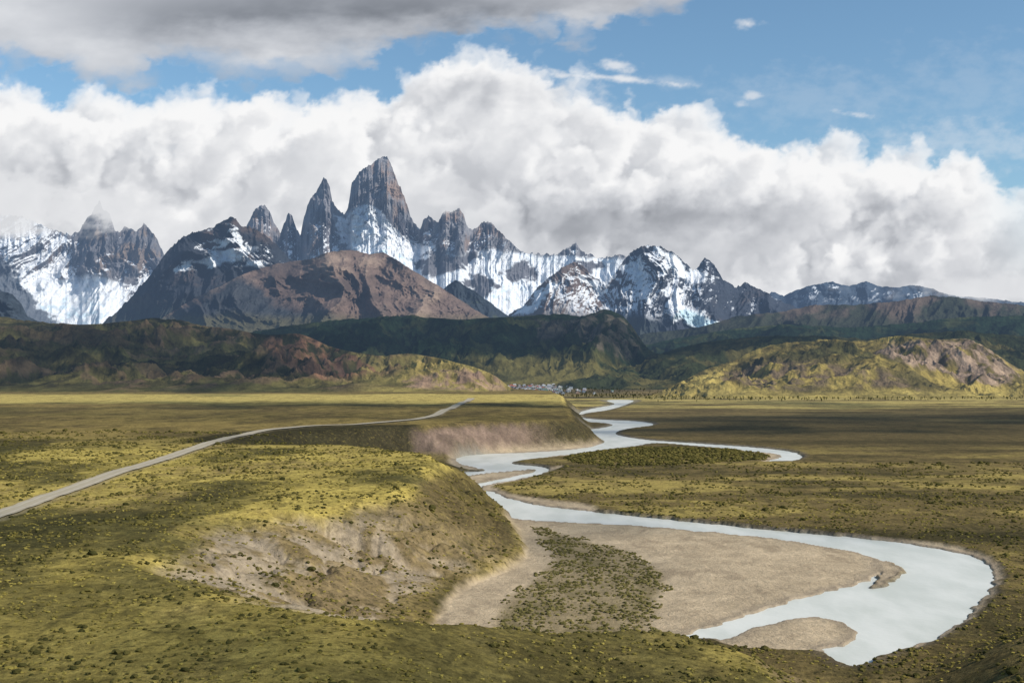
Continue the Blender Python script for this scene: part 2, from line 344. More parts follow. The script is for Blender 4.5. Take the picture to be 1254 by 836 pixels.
# ------------------------------------------------------------ mountains and hills
def layer(name,D,sky,z0,y0,q,lam,R,colfn,mat,jag=1.0,ns=180,step=1.0,smooth=40,seed=0,elong=1.8,bulge=0.8,back=2500,shear=0.4,o=6,crestvar=0.02,hill=False,flute=0.0,calm=None):
    s_=np.array(sky,float); px=np.arange(s_[0,0],s_[-1,0]+step,step)
    jn=fbm(px/13,px*0+seed,5,seed+1,0.65)*2.2
    if not hill and jag>1.2: jn=jn+(0.45-ridged(px/7,px*0+seed*1.3,4,seed+2,0.6))*2.6
    row=np.interp(px,s_[:,0],s_[:,1])+jag*jn
    tx=(px-CX)/F; yc=D*(1+crestvar*fbm(px/60,px*0+3.3,2,seed+9)); zc=CAMH+(HZ-row)/F*yc
    k=int(smooth/step)|1; ker=np.hanning(k+2)[1:-1]; ker/=ker.sum()
    zs=np.convolve(np.pad(zc,k//2,mode='edge'),ker,'valid')
    s=np.linspace(0,1,ns)[:,None]
    win=ss(0,0.18,s)*(0.25+0.75*ss(1.0,0.8,s))
    if hill:
        ycs=D*(1+0*yc)
        yc=ycs; zc=CAMH+(HZ-row)/F*yc; zs=np.convolve(np.pad(zc,k//2,mode='edge'),ker,'valid')
        Y=y0+(yc[None]-y0)*s
        zm=lerp(zs[None],zc[None],ss(0.75,1.0,s))
        Z=z0+(zm-z0)*s**q
        X=tx[None]*Y
        wv=fbm(X/(lam*2.5),Y/(lam*2.5),3,seed+20)
        rn=ridged(X/lam+wv,Y/lam+wv*0.6,o,seed+30)
        big=fbm(X/(lam*1.6),Y/(lam*1.8),4,seed+34)
        fn=fbm(X/(lam*0.25),Y/(lam*0.3),5,seed+50,0.62)
        Z=Z+R*((rn-0.35)*0.75+big*0.9+fn*0.18)*ss(0,0.25,s)*ss(1.0,0.8,s)
        Z=np.minimum(Z,(zs[None]-CAMH)*Y/yc[None]+CAMH+3)
        wc=Y
    else:
        Z=z0+(zc-z0)[None]*s
        sp=np.clip((Z-z0)/(zs-z0)[None],0,2)
        Y=yc[None]-(yc[None]-y0)*np.clip(1-sp,0,1)**q+np.clip(sp-1,0,1)*(yc[None]-y0)*0.12
        X=(tx*D)[None]+0*Z
        wv=fbm(X/(lam*2.5),Z/(lam*2.5),3,seed+20)
        rn=ridged(X/lam+wv*0.7+shear*Z/lam*np.sin(X/lam*0.35+seed),Z/(lam*elong)+wv*0.4,o,seed+30)
        fn=fbm(X/(lam*0.3),Z/(lam*0.35),5,seed+50,0.6)
        Rr=R if calm is None else R*(0.3+0.7*ss(calm[0],calm[1],Z))
        Y=Y-Rr*((rn-0.35)*1.3+fn*0.14)*win-bulge*(zc-zs)[None]*win
        if flute: Y=Y-flute*fbm(X/95+0.15*wv,Z/900,4,seed+60,0.6)*win*ss(1500,2000,Z)
        Y=np.maximum(Y,y0*0.97); wc=Z
    V=np.stack([tx[None]*Y,Y,Z],-1)
    nrm=normals(V); nrm*=np.sign(nrm[...,1:2].mean())*-1
    nz=nrm[...,2]
    ctx=dict(px=px[None]+0*Z,row=HZ-(Z-CAMH)/Y*F,z=Z,nz=nz,q=(nz-nz.mean())/nz.std(),rq=(rn-rn.mean())/rn.std(),nx=nrm[...,0],rn=rn,fn=fn,s=s+0*Z,X=X,
             w1=fbm(X/(lam*0.8),wc/(lam*0.6),5,seed+70),w2=fbm(X/(lam*0.25),wc/(lam*0.2),5,seed+75,0.6),w3=fbm(X/(lam*3),wc/(lam*2),3,seed+79),
             vs=fbm(X/70,wc/700,4,seed+83,0.6))
    col=colfn(ctx)
    kb=np.array([0.15,0.4,0.7,1.0])[:,None]
    Yb=yc[None]+back*kb; Zb=np.maximum(zc[None]*(1-kb*1.02)+z0*kb,-50)
    Vb=np.stack([tx[None]*Yb,Yb,Zb],-1)
    V=np.concatenate([V,Vb]); col=np.concatenate([col,np.repeat(col[-1:],4,0)])
    return grid_obj(name,V,mat,col)
def pm(c,poly,wp=5,soft=3,ww='w2'):
    P=np.array(poly,float); return ss(soft,-soft,sdf(c['px']+c[ww]*wp*2,c['row']+c['w1']*wp,P,60))
def base(c,col): return np.zeros(c['px'].shape+(3,),np.float32)+np.array(col,np.float32)
SNOW=(0.84,0.86,0.89); ICE=(0.42,0.60,0.70)
def snowm(c,thr,soft=0.22):   # snow lies on ledges and in gullies
    return ss(thr-soft,thr+soft,0.85*c['q']-0.3*c['rq']+1.5*c['w2']+0.6*c['w1'])

def col_torre(c):
    k=base(c,(0.16,0.155,0.165)); k=cmix(k,(0.23,0.175,0.14),ss(0,0.5,c['w1']+0.6*c['vs'])); k=cmix(k,(0.05,0.052,0.065),ss(0.2,0.9,-c['vs']*1.2-c['rq']*0.5)*0.8)
    thr=1.3-2.4*ss(102,78,c['px'])-0.9*ss(305,340,c['row'])
    k=cmix(k,SNOW,snowm(c,thr))
    k=cmix(k,SNOW,pm(c,[(10,375),(35,342),(65,347),(105,335),(155,348),(150,405),(90,415),(40,405)],5,3)*ss(0.9,0.6,c['w2']))
    k=cmix(k,ICE,pm(c,[(55,372),(80,360),(130,368),(140,400),(60,402)],8,8)*ss(-0.1,0.4,c['w2'])*0.6)
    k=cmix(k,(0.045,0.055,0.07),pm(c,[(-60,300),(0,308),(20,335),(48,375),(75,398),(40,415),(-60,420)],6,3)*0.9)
    return k
def col_fitz(c):
    k=base(c,(0.22,0.215,0.23))
    k=cmix(k,(0.31,0.205,0.15),ss(0.1,0.6,c['w1']*0.6+c['w3']*0.3+0.4*c['vs']+0.45*ss(462,488,c['px'])*ss(300,220,c['row'])+0.25*ss(400,410,c['px'])*ss(430,420,c['px']))*0.85)
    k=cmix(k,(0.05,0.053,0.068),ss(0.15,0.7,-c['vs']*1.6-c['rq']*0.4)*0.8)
    tower=ss(290,270,c['row']+c['w1']*8)
    k=cmix(k,SNOW,snowm(c,0.3+1.15*tower+0.3*ss(500,530,c['px'])*ss(305,290,c['row'])))
    k=cmix(k,SNOW,pm(c,[(410,262),(420,268),(432,257),(450,249),(466,258),(482,280),(505,298),(530,302),(520,325),(470,312),(425,300),(412,285)],4,2)*ss(0.55,0.25,c['w2']))
    gl=pm(c,[(420,292),(470,297),(520,304),(560,314),(600,306),(640,310),(700,313),(770,318),(840,330),(900,370),(900,420),(600,420),(540,360),(470,318),(425,305)],6,3)
    k=cmix(k,SNOW,gl)
    k=cmix(k,ICE,pm(c,[(425,298),(470,302),(500,310),(540,326),(520,330),(470,315),(428,306)],6,4)*ss(0.0,0.4,c['w2'])*0.7)
    k=cmix(k,ICE,pm(c,[(600,350),(640,345),(660,360),(600,375)],8,6)*ss(0.0,0.4,c['w2'])*0.6)
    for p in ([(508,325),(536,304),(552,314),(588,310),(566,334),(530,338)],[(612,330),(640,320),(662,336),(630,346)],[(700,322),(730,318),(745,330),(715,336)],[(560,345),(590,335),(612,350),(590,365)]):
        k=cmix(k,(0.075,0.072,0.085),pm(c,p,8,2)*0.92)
    return k
def col_dark(c):
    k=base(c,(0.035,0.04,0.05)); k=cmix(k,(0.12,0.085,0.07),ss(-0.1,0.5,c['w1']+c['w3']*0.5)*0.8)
    k=cmix(k,(0.04,0.05,0.035),ss(350,395,c['row']+c['w1']*15)*0.7)
    k=cmix(k,SNOW,snowm(c,1.1)*ss(345,300,c['row']+c['w1']*18))
    for p in ([(262,300),(285,287),(293,290),(270,305),(255,312)],[(240,320),(262,312),(285,308),(300,300),(318,300),(300,318),(262,326)],[(225,322),(240,318),(235,332),(215,338)],[(280,275),(290,282),(305,300),(298,305),(284,290)],[(300,318),(330,322),(325,328),(295,324)]):
        k=cmix(k,SNOW,pm(c,p,7,1.5)*0.95)
    return k
def col_brown(c):
    k=base(c,(0.175,0.122,0.098)); k=cmix(k,(0.31,0.225,0.17),ss(0.05,0.6,c['w3']*0.7+c['w2']*0.5+c['rq']*0.2)*0.8)
    k=cmix(k,(0.075,0.057,0.052),ss(0.0,0.5,-c['w1']+0.3*c['w2'])*0.7)
    k=cmix(k,(0.035,0.045,0.055),pm(c,[(180,405),(205,385),(250,362),(290,342),(315,350),(345,372),(400,385),(440,398),(600,420),(180,420)],9,8)*0.92)  # dark blue-green left slopes, their shade put partly into the colour
    k=cmix(k,(0.13,0.115,0.05),ss(380,396,c['row']+c['w1']*8)*0.6)
    return k
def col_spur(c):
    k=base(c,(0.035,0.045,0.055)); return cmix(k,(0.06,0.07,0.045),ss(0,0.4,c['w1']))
def col_rpeaks(c):
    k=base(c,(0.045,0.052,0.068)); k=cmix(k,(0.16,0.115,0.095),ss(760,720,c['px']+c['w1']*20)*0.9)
    k=cmix(k,(0.11,0.085,0.075),ss(0.1,0.5,c['w1'])*0.6)
    k=cmix(k,SNOW,snowm(c,0.35-0.5*ss(750,790,c['px'])*ss(860,840,c['px'])+1.0*ss(870,900,c['px']))*ss(396,366,c['row']+c['w1']*14))
    for p in ([(800,305),(830,315),(850,333),(870,342),(850,348),(820,335),(808,322)],[(765,325),(785,312),(790,340),(800,370),(780,362)],[(815,345),(830,352),(838,372),(870,388),(885,402),(860,408),(835,395),(812,372)],[(640,372),(665,350),(690,338),(672,362),(650,378),(625,388)],[(705,335),(725,345),(742,352),(735,360),(712,350)]):
        k=cmix(k,SNOW,pm(c,p,9,2)*ss(0.6,0.25,c['w1']*0.5+c['w2']*0.7))
    k=cmix(k,(0.50,0.68,0.74),pm(c,[(828,378),(850,382),(880,398),(866,406),(838,396)],5,3)*0.8)
    return cmix(k,(0.04,0.05,0.035),ss(380,400,c['row']+c['w1']*8)*ss(840,900,np.abs(c['px']-870)+800)*0.8)
def col_blue(c):
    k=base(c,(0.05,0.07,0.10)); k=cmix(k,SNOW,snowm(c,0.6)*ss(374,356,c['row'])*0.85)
    return k
def col_rr(c):
    k=base(c,(0.04,0.045,0.03)); k=cmix(k,(0.14,0.10,0.08),ss(-0.1,0.4,c['w1']+c['w3']*0.6)*ss(402,380,c['row'])*0.8)
    return k
def col_forest(c):
    k=base(c,(0.018,0.032,0.016)); k=cmix(k,(0.06,0.065,0.025),ss(0.05,0.5,c['w1']+c['w2']*0.5)*0.8)
    k=cmix(k,(0.19,0.155,0.05),ss(0.0,0.45,c['w3']+c['w2']*0.4)*ss(425,445,c['row'])*0.7)
    rock=pm(c,[(700,392),(722,386),(740,378),(762,386),(778,402),(792,430),(770,440),(735,432),(712,415)],8,3)
    k=cmix(k,(0.15,0.12,0.09),rock*ss(-0.3,0.3,c['w2']+c['fn']*0.5)*0.8)
    rock=pm(c,[(655,395),(700,392),(690,408),(660,420)],8,3)
    return cmix(k,(0.11,0.09,0.075),rock*0.6)
def col_left(c):
    k=base(c,(0.085,0.073,0.03)); k=cmix(k,(0.20,0.165,0.055),ss(-0.1,0.5,c['w1']+c['w2']*0.5)*0.75)
    k=cmix(k,(0.026,0.029,0.015),ss(0.05,0.45,c['w3']-c['w2']*0.7)*0.8)
    k=cmix(k,(0.16,0.10,0.066),ss(0.6,1.4,c['rq']+1.5*c['w2'])*0.6)
    k=cmix(k,(0.035,0.03,0.02),ss(0.25,0.6,c['fn']-0.3*c['rq'])*0.6)
    k=cmix(k,(0.34,0.265,0.085),ss(400,470,c['px']+c['w1']*30)*ss(430,440,c['row']+c['w2']*6)*ss(0.5,0.0,c['w1'])*0.8)
    k=cmix(k,(0.26,0.135,0.08),pm(c,[(320,415),(360,407),(390,415),(440,437),(465,458),(400,466),(350,446)],8,4)*ss(-0.3,0.25,c['w2']+c['fn'])*0.9)
    k=cmix(k,(0.29,0.19,0.135),pm(c,[(490,466),(540,450),(575,452),(612,462),(626,482),(560,478),(510,478)],7,4)*ss(-0.3,0.2,c['w2']+c['fn'])*0.9)
    k=cmix(k,(0.024,0.028,0.016),pm(c,[(-60,380),(60,400),(200,398),(180,425),(60,445),(-60,440)],16,10)*0.5)  # shaded hollows on the hill's left part, painted into the albedo
    k=cmix(k,(0.22,0.185,0.055),ss(470,480,c['row'])*0.4)
    return k
def col_right(c):
    k=base(c,(0.14,0.11,0.038)); k=cmix(k,(0.36,0.275,0.08),ss(-0.2,0.45,c['w1']+c['w2']*0.5)*0.8)
    k=cmix(k,(0.035,0.04,0.018),ss(0.0,0.35,c['w3']+c['w2']*0.7)*ss(458,432,c['row'])*0.85)
    k=cmix(k,(0.075,0.065,0.028),ss(0.0,0.5,-c['w1']+c['fn']*0.6)*0.6)
    k=cmix(k,(0.44,0.345,0.105),pm(c,[(790,488),(830,472),(880,450),(890,475),(1000,480),(1254,476),(1254,490),(790,492)],6,5)*0.5)
    rock=pm(c,[(1070,428),(1130,416),(1190,414),(1215,428),(1248,455),(1230,472),(1185,470),(1150,456),(1110,444)],8,4)
    rk=base(c,(0.25,0.18,0.13))*(0.65+0.95*ss(-0.5,0.5,c['fn']+c['w2']))[...,None]*0.85
    k=cmix(k,rk,rock*ss(-0.5,0.05,c['w2']+c['fn'])*0.95)
    rock=pm(c,[(880,458),(930,440),(1000,442),(1080,452),(1130,478),(1000,470),(900,478)],12,6)
    k=cmix(k,(0.16,0.115,0.075),rock*ss(0.3,-0.2,c['w1']+c['w2']*0.6)*0.85)
    return k
def col_olive(c):
    k=base(c,(0.035,0.042,0.018)); k=cmix(k,(0.12,0.10,0.035),ss(-0.1,0.5,c['w1']+0.4*c['w2'])*0.8); return k

layer('glaciated_mountain',17000,[(-260,262),(-120,245),(-60,250),(0,262),(30,266),(60,280),(88,288),(98,282),(105,268),(112,262),(118,252),(122,245),(126,256),(134,262),(140,280),(146,284),(152,277),(160,280),(168,284),(176,274),(184,280),(192,292),(198,305),(203,318),(230,340),(300,370)],0,13500,1.5,520,600,col_torre,m_rock,1.5,260,0.8,60,3,2.4,flute=140,calm=(900,1700))
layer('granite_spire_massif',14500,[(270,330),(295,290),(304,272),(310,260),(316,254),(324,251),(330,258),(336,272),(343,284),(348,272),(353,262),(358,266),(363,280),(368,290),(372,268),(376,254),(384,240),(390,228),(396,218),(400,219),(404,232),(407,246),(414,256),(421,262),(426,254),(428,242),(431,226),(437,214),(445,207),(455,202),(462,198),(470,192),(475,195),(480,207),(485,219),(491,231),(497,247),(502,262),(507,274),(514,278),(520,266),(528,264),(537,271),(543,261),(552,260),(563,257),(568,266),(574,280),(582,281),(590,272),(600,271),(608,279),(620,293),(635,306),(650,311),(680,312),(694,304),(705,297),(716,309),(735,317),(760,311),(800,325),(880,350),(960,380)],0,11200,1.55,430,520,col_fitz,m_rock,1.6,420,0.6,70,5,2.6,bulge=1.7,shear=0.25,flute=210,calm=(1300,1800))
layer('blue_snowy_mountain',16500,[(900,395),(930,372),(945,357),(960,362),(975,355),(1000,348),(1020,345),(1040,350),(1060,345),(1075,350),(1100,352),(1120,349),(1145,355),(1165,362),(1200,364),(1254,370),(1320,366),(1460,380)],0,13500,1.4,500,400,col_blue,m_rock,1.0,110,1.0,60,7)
layer('snowy_peak',11800,[(560,408),(600,396),(625,385),(645,370),(660,350),(676,336),(690,327),(702,321),(714,326),(730,341),(744,346),(752,336),(764,318),(776,307),(785,302),(797,300),(812,303),(830,313),(848,331),(856,326),(863,315),(872,321),(886,342),(900,352),(913,345),(930,352),(945,365),(965,372),(990,382),(1030,395)],0,9000,1.35,480,520,col_rpeaks,m_rock,1.3,240,0.8,70,13,1.8,bulge=1.1)
layer('dark_snowy_mountain',11000,[(85,415),(110,405),(130,392),(150,375),(170,352),(190,330),(207,304),(225,290),(240,284),(262,278),(276,268),(285,265),(295,276),(310,280),(325,287),(340,300),(352,314),(380,328),(430,345),(520,380)],0,8800,1.35,420,480,col_dark,m_rock,1.3,240,0.8,70,17,1.6)
layer('rocky_spur',10300,[(520,372),(545,352),(558,343),(575,352),(600,370),(618,384),(640,398)],0,9000,1.3,260,220,col_spur,m_rock,1.0,90,1,40,19)
layer('brown_mountain',9300,[(160,415),(182,402),(205,385),(240,365),(275,348),(300,335),(340,323),(380,318),(400,310),(430,306),(455,312),(470,309),(485,317),(510,334),(540,352),(565,368),(590,384),(625,402)],0,7000,1.25,480,420,col_brown,m_rock,0.8,220,0.8,120,23,1.3,shear=0.8)
layer('dark_ridge',8600,[(740,425),(790,408),(860,400),(900,388),(960,381),(1000,373),(1050,373),(1100,369),(1140,362),(1170,364),(1200,368),(1254,374),(1330,372),(1460,385)],0,6800,1.2,420,300,col_rr,m_rock,0.7,110,1.0,80,29,1.3)
layer('wooded_ridge',7200,[(740,432),(830,414),(900,402),(960,397),(1040,401),(1120,395),(1180,388),(1254,386),(1330,380),(1460,390)],0,5900,1.1,380,110,col_forest,m_hill,0.7,130,1.0,60,31,hill=True)
layer('dark_hill',7600,[(-260,350),(-100,340),(-30,350),(0,356),(15,360),(26,372),(34,388),(90,410),(140,420)],0,6200,1.2,300,220,col_spur,m_hill,0.7,90,1.0,40,37,1.3)  # dark blue-grey hill surface, same colours as the rocky spur
layer('forested_hill',6100,[(-60,420),(150,412),(300,408),(340,401),(400,393),(450,389),(500,386),(560,392),(600,390),(650,386),(690,384),(715,388),(728,383),(740,378),(752,381),(764,388),(775,400),(784,415),(794,430),(812,435),(840,432),(870,422),(900,417),(980,420),(1060,440)],25,4700,1.15,330,140,col_forest,m_hill,1.0,260,0.9,26,41,hill=True)
layer('heath_hill',5300,[(660,478),(690,468),(720,455),(760,449),(800,436),(835,425),(870,418),(920,412),(1000,411),(1060,415),(1120,408),(1180,405),(1254,412),(1350,405),(1460,415)],10,4300,1.1,260,70,col_olive,m_hill,0.9,140,1.0,40,43,hill=True)
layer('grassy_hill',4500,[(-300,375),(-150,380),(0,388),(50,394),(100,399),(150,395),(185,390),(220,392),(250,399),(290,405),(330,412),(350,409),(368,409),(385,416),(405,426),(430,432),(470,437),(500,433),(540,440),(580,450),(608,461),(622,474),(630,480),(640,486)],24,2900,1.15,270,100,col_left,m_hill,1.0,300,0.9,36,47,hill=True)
layer('rocky_grass_hill',4500,[(775,490),(800,484),(830,470),(860,455),(900,440),(930,426),(960,420),(1010,415),(1060,418),(1100,412),(1150,417),(1185,414),(1205,424),(1230,440),(1254,455),(1290,470),(1350,470),(1460,460)],-4,3450,1.0,230,70,col_right,m_hill,1.0,260,0.9,36,53,hill=True)

# ------------------------------------------------------------ instanced plants
def blob_mesh(name,mat,seed,flat=0.7,rough=0.35,sub=2):
    import bmesh
    bm=bmesh.new(); bmesh.ops.create_icosphere(bm,subdivisions=sub,radius=1.0)
    r=random.Random(seed)
    ph=[(r.uniform(-3,3),r.uniform(-3,3),r.uniform(-3,3),r.uniform(0,6)) for _ in range(4)]
    for v in bm.verts:
        k=1+0.14*sum(math.sin(v.co.x*a+v.co.y*b+v.co.z*cc+d) for a,b,cc,d in ph)+r.uniform(-rough,rough)*0.6
        v.co*=k; v.co.z=v.co.z*flat+0.25
    me=bpy.data.meshes.new(name); bm.to_mesh(me); bm.free(); me.materials.append(mat); return me
def plant_mat(name,a,b):
    m,t=newmat(name)
    oi=t.n.new('ShaderNodeObjectInfo'); 
    c=t.mix(oi.outputs['Random'],a,b)
    out(t,diff(t,c),None); return m
m_sh=plant_mat('shrub_leaves',(0.045,0.043,0.015),(0.14,0.115,0.034))
m_rb=plant_mat('riverbank_shrub_leaves',(0.07,0.065,0.022),(0.18,0.15,0.055))
m_cu=plant_mat('cushion_leaves',(0.13,0.105,0.028),(0.29,0.235,0.06))
m_tr=plant_mat('tree_leaves',(0.02,0.03,0.012),(0.045,0.055,0.018))
def coll(name,meshes):
    cl=bpy.data.collections.new(name)
    for i,me in enumerate(meshes): cl.objects.link(bpy.data.objects.new(me.name,me))
    return cl
def tree_mesh(name,seed):
    import bmesh
    r=random.Random(seed); bm=bmesh.new()
    bmesh.ops.create_cone(bm,cap_ends=True,segments=6,radius1=0.06,radius2=0.02,depth=0.8)
    for v in bm.verts: v.co.z+=0.4
    for i in range(60):
        h=r.uniform(0.2,1.0); rad=0.34*math.sin(math.pi*min(1,(h-0.1)/0.92))**0.7+0.03; a=r.uniform(0,6.28); d=rad*math.sqrt(r.random())
        p=(d*math.cos(a),d*math.sin(a),h); s=r.uniform(0.06,0.13)
        vs=[bm.verts.new((p[0]+r.uniform(-s,s),p[1]+r.uniform(-s,s),p[2]+r.uniform(-s,s))) for _ in range(4)]
        for q in ((0,1,2),(0,2,3),(0,1,3),(1,2,3)): bm.faces.new([vs[k] for k in q])
    me=bpy.data.meshes.new(name); bm.to_mesh(me); bm.free(); me.materials.append(m_tr); return me
C_sh=coll('shrub_kinds',[blob_mesh('shrub_form',m_sh,i,0.65,0.4) for i in range(5)])
C_rb=coll('riverbank_shrub_kinds',[blob_mesh('riverbank_shrub_form',m_rb,i+40,0.6,0.45) for i in range(5)])
C_cu=coll('cushion_kinds',[blob_mesh('cushion_form',m_cu,i+20,0.5,0.4) for i in range(4)])
C_tr=coll('tree_kinds',[tree_mesh('tree_form',i) for i in range(5)])
def scatter(name,P,scale,cl):
    me=bpy.data.meshes.new(name); me.vertices.add(len(P)); me.vertices.foreach_set('co',P.astype(np.float32).ravel()); me.update()
    a=me.attributes.new('sz','FLOAT','POINT'); a.data.foreach_set('value',scale.astype(np.float32))
    ob=bpy.data.objects.new(name,me); sc.collection.objects.link(ob)
    ng=bpy.data.node_groups.new(name+'_nodes','GeometryNodeTree')
    ng.interface.new_socket('Geometry',in_out='INPUT',socket_type='NodeSocketGeometry'); ng.interface.new_socket('Geometry',in_out='OUTPUT',socket_type='NodeSocketGeometry')
    n=ng.nodes; l=ng.links
    gi=n.new('NodeGroupInput'); go=n.new('NodeGroupOutput'); ip=n.new('GeometryNodeInstanceOnPoints'); ci=n.new('GeometryNodeCollectionInfo')
    ci.inputs[0].default_value=cl; ci.inputs['Separate Children'].default_value=True; ci.inputs['Reset Children'].default_value=True
    na=n.new('GeometryNodeInputNamedAttribute'); na.data_type='FLOAT'; na.inputs[0].default_value='sz'
    rv=n.new('FunctionNodeRandomValue'); rv.data_type='FLOAT'; rv.inputs[3].default_value=6.28
    cx=n.new('ShaderNodeCombineXYZ'); l.new(rv.outputs[1],cx.inputs[2])
    l.new(gi.outputs[0],ip.inputs['Points']); l.new(ci.outputs[0],ip.inputs['Instance']); ip.inputs['Pick Instance'].default_value=True
    l.new(na.outputs[0],ip.inputs['Scale']); l.new(cx.outputs[0],ip.inputs['Rotation']); l.new(ip.outputs[0],go.inputs[0])
    md=ob.modifiers.new('scatter','NODES'); md.node_group=ng
def place(x,y,s,name,cl,cond=None,drop=0.0):
    z,M=ground_h(x,y,True)
    ok=(M['wm']<0.05)&(dpoly(x,y,ROADPTS)>7)
    if cond is not None: ok&=cond(x,y,M)
    P=np.stack([x,y,z-drop*s],1)[ok]; scatter(name,P,s[ok],cl)
def randfan(n,y0,y1,p=1.0):
    u=rng.random(n); y=(y0**p+(y1**p-y0**p)*u)**(1/p); return rng.uniform(-0.56,0.56,n)*y,y
x,y=randfan(30000,165,750,1.0)
cl_=fbm(x/18,y/18,4,101,0.6)
place(x,y,rng.uniform(0.15,0.5,len(x))*(0.8+y/900),'cushion_plants',C_cu,lambda a,b,M:(M['gm']<0.1)&(cl_>rng.uniform(-0.3,0.45,len(a))))
x,y=randfan(46000,165,1000,1.0)
cs_=fbm(x/30,y/30,4,105,0.6)
place(x,y,rng.uniform(0.16,0.6,len(x))*(0.8+y/900)*np.where(rng.random(len(x))>0.97,1.9,1),'shrubs',C_sh,lambda a,b,M:(M['gm']<0.1)&(cs_>rng.uniform(-0.2,0.45,len(a))))
x=rng.uniform(-40,60,14000); y=rng.uniform(330,620,14000)
sz=sdf(x,y,SHRUBZONE); cn=fbm(x/10,y/16,4,111,0.6)
place(x,y,rng.uniform(0.2,0.75,len(x))**1.0,'riverbank_shrubs',C_rb,lambda a,b,M:(sz<-1+6*cn)&(cn>rng.uniform(-0.5,0.5,len(a)))&(M['sf']>2))
x=rng.uniform(20,330,6000); y=rng.uniform(930,1260,6000); sz2=sdf(x,y,SHRUB2)
place(x,y,rng.uniform(0.9,2.0,len(x)),'floodplain_shrubs',C_sh,lambda a,b,M:(sz2<0))
x=np.concatenate([rng.uniform(300,1900,420),rng.normal(150,260,600),rng.uniform(-100,700,260)])
y=np.concatenate([rng.normal(3330,110,420),rng.normal(4150,300,600),rng.normal(3700,90,260)])
place(x,y,rng.uniform(3.5,8,len(x)),'distant_trees',C_tr,lambda a,b,M:(M['w']>20))

# ------------------------------------------------------------ village
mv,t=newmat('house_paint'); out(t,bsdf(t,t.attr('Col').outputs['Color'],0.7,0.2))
vv=[];ff=[];cc=[]
walls=[(0.45,0.45,0.43),(0.4,0.35,0.28),(0.3,0.2,0.14),(0.5,0.5,0.5),(0.25,0.27,0.3)]; roofs=[(0.3,0.08,0.06),(0.2,0.22,0.25),(0.08,0.15,0.11),(0.4,0.41,0.43),(0.15,0.1,0.08)]
for i in range(190):
    hx=random.gauss(105,85); hy=random.uniform(3950,4650)
    hz=max(0,(hy-3900)*0.03); w=random.uniform(6,12); d=random.uniform(6,10); h=random.uniform(4,7); rh=random.uniform(2,4); a=random.choice([0.2,1.77])+random.uniform(-.1,.1)
    b=len(vv); L=[(-w,-d,-2),(w,-d,-2),(w,d,-2),(-w,d,-2),(-w,-d,h),(w,-d,h),(w,d,h),(-w,d,h),(-w-.5,0,h+rh),(w+.5,0,h+rh),(-w-.5,-d-.8,h-.3),(w+.5,-d-.8,h-.3),(w+.5,d+.8,h-.3),(-w-.5,d+.8,h-.3)]
    for k,(px_,py_,pz_) in enumerate(L):
        px_*=0.62;py_*=0.62
        vv.append((hx+px_*math.cos(a)-py_*math.sin(a),hy+px_*math.sin(a)+py_*math.cos(a),hz+pz_))
    W_=random.choice(walls); R_=random.choice(roofs)
    for f_,c_ in (((0,1,5,4),W_),((1,2,6,5),W_),((2,3,7,6),W_),((3,0,4,7),W_),((4,7,8),W_),((5,9,6),W_),((10,11,9,8),R_),((12,13,8,9),R_)):
        ff.append(tuple(b+q for q in f_)); cc.append((c_,len(f_)))
me=bpy.data.meshes.new('village'); me.from_pydata(vv,[],ff); a=me.attributes.new('Col','FLOAT_COLOR','CORNER')
a.data.foreach_set('color',np.array([v for c_,n_ in cc for _ in range(n_) for v in (*c_,1.0)],np.float32)); me.materials.append(mv)
sc.collection.objects.link(bpy.data.objects.new('village',me))

# ------------------------------------------------------------ added out-of-view cloud deck, density shaped to place cloud shadows
mc,t=newmat('shadow_cloud_vapour')
al=t.attr('dens').outputs['Fac']
df=t.n.new('ShaderNodeBsdfDiffuse'); df.inputs[0].default_value=(0.9,0.9,0.92,1)
tp=t.n.new('ShaderNodeBsdfTransparent'); m2=t.n.new('ShaderNodeMixShader'); t.l.new(al,m2.inputs[0]); t.l.new(tp.outputs[0],m2.inputs[1]); t.l.new(df.outputs[0],m2.inputs[2])
out(t,m2.outputs[0],None)
gx,gy=np.meshgrid(np.linspace(-4000,4500,380),np.concatenate([np.linspace(-400,1500,240),np.linspace(1510,7600,220)]))
def blob(x,y,rx,ry,a): return a*np.exp(-(((gx-x)/rx)**2+((gy-y)/ry)**2))
dn=0.0+0.0*gx
fb=fbm(gx/700,gy/700,5,201,0.55)
dn=dn+0.55*ss(0.08,0.30,fb)*ss(600,1500,gy)
for b_ in [(-1300,3800,850,700,1.1),(700,1950,1000,420,0.8),(1000,1250,500,110,0.5),(-200,5700,1900,600,0.95),(2000,6500,1500,900,0.8),(-2300,7000,1500,600,0.7),(-120,950,120,110,0.75),(60,198,420,42,0.75),(-1100,1350,700,200,0.7),(18,570,45,110,0.65),(-230,400,120,30,0.4),(350,545,160,35,0.5),(-150,270,60,30,0.35)]: dn=dn+blob(*b_)
for b_ in [(-500,2200,900,200,-1.0),(900,4000,500,500,-0.9),(1450,3900,500,400,-0.6),(-200,3500,300,400,-0.8),(-100,600,100,150,-0.3)]: dn=dn+blob(*b_)
dn=np.clip(dn*(1+0.7*fbm(gx/120,gy/120,4,207)),0,0.95)
edge=ss(-4000,-3300,gx)*ss(4500,3900,gx)*ss(-400,-150,gy)*ss(7600,7000,gy)
H=2500; dz=fbm(gx/300,gy/300,5,211)*120
dd_=dn*edge
grid_obj('shadow_cloud_deck',np.stack([gx+SUN[0]/SUN[2]*H,gy+SUN[1]/SUN[2]*H,H+dz],-1),mc,None,{'dens':dd_},keep=dd_>0.01)

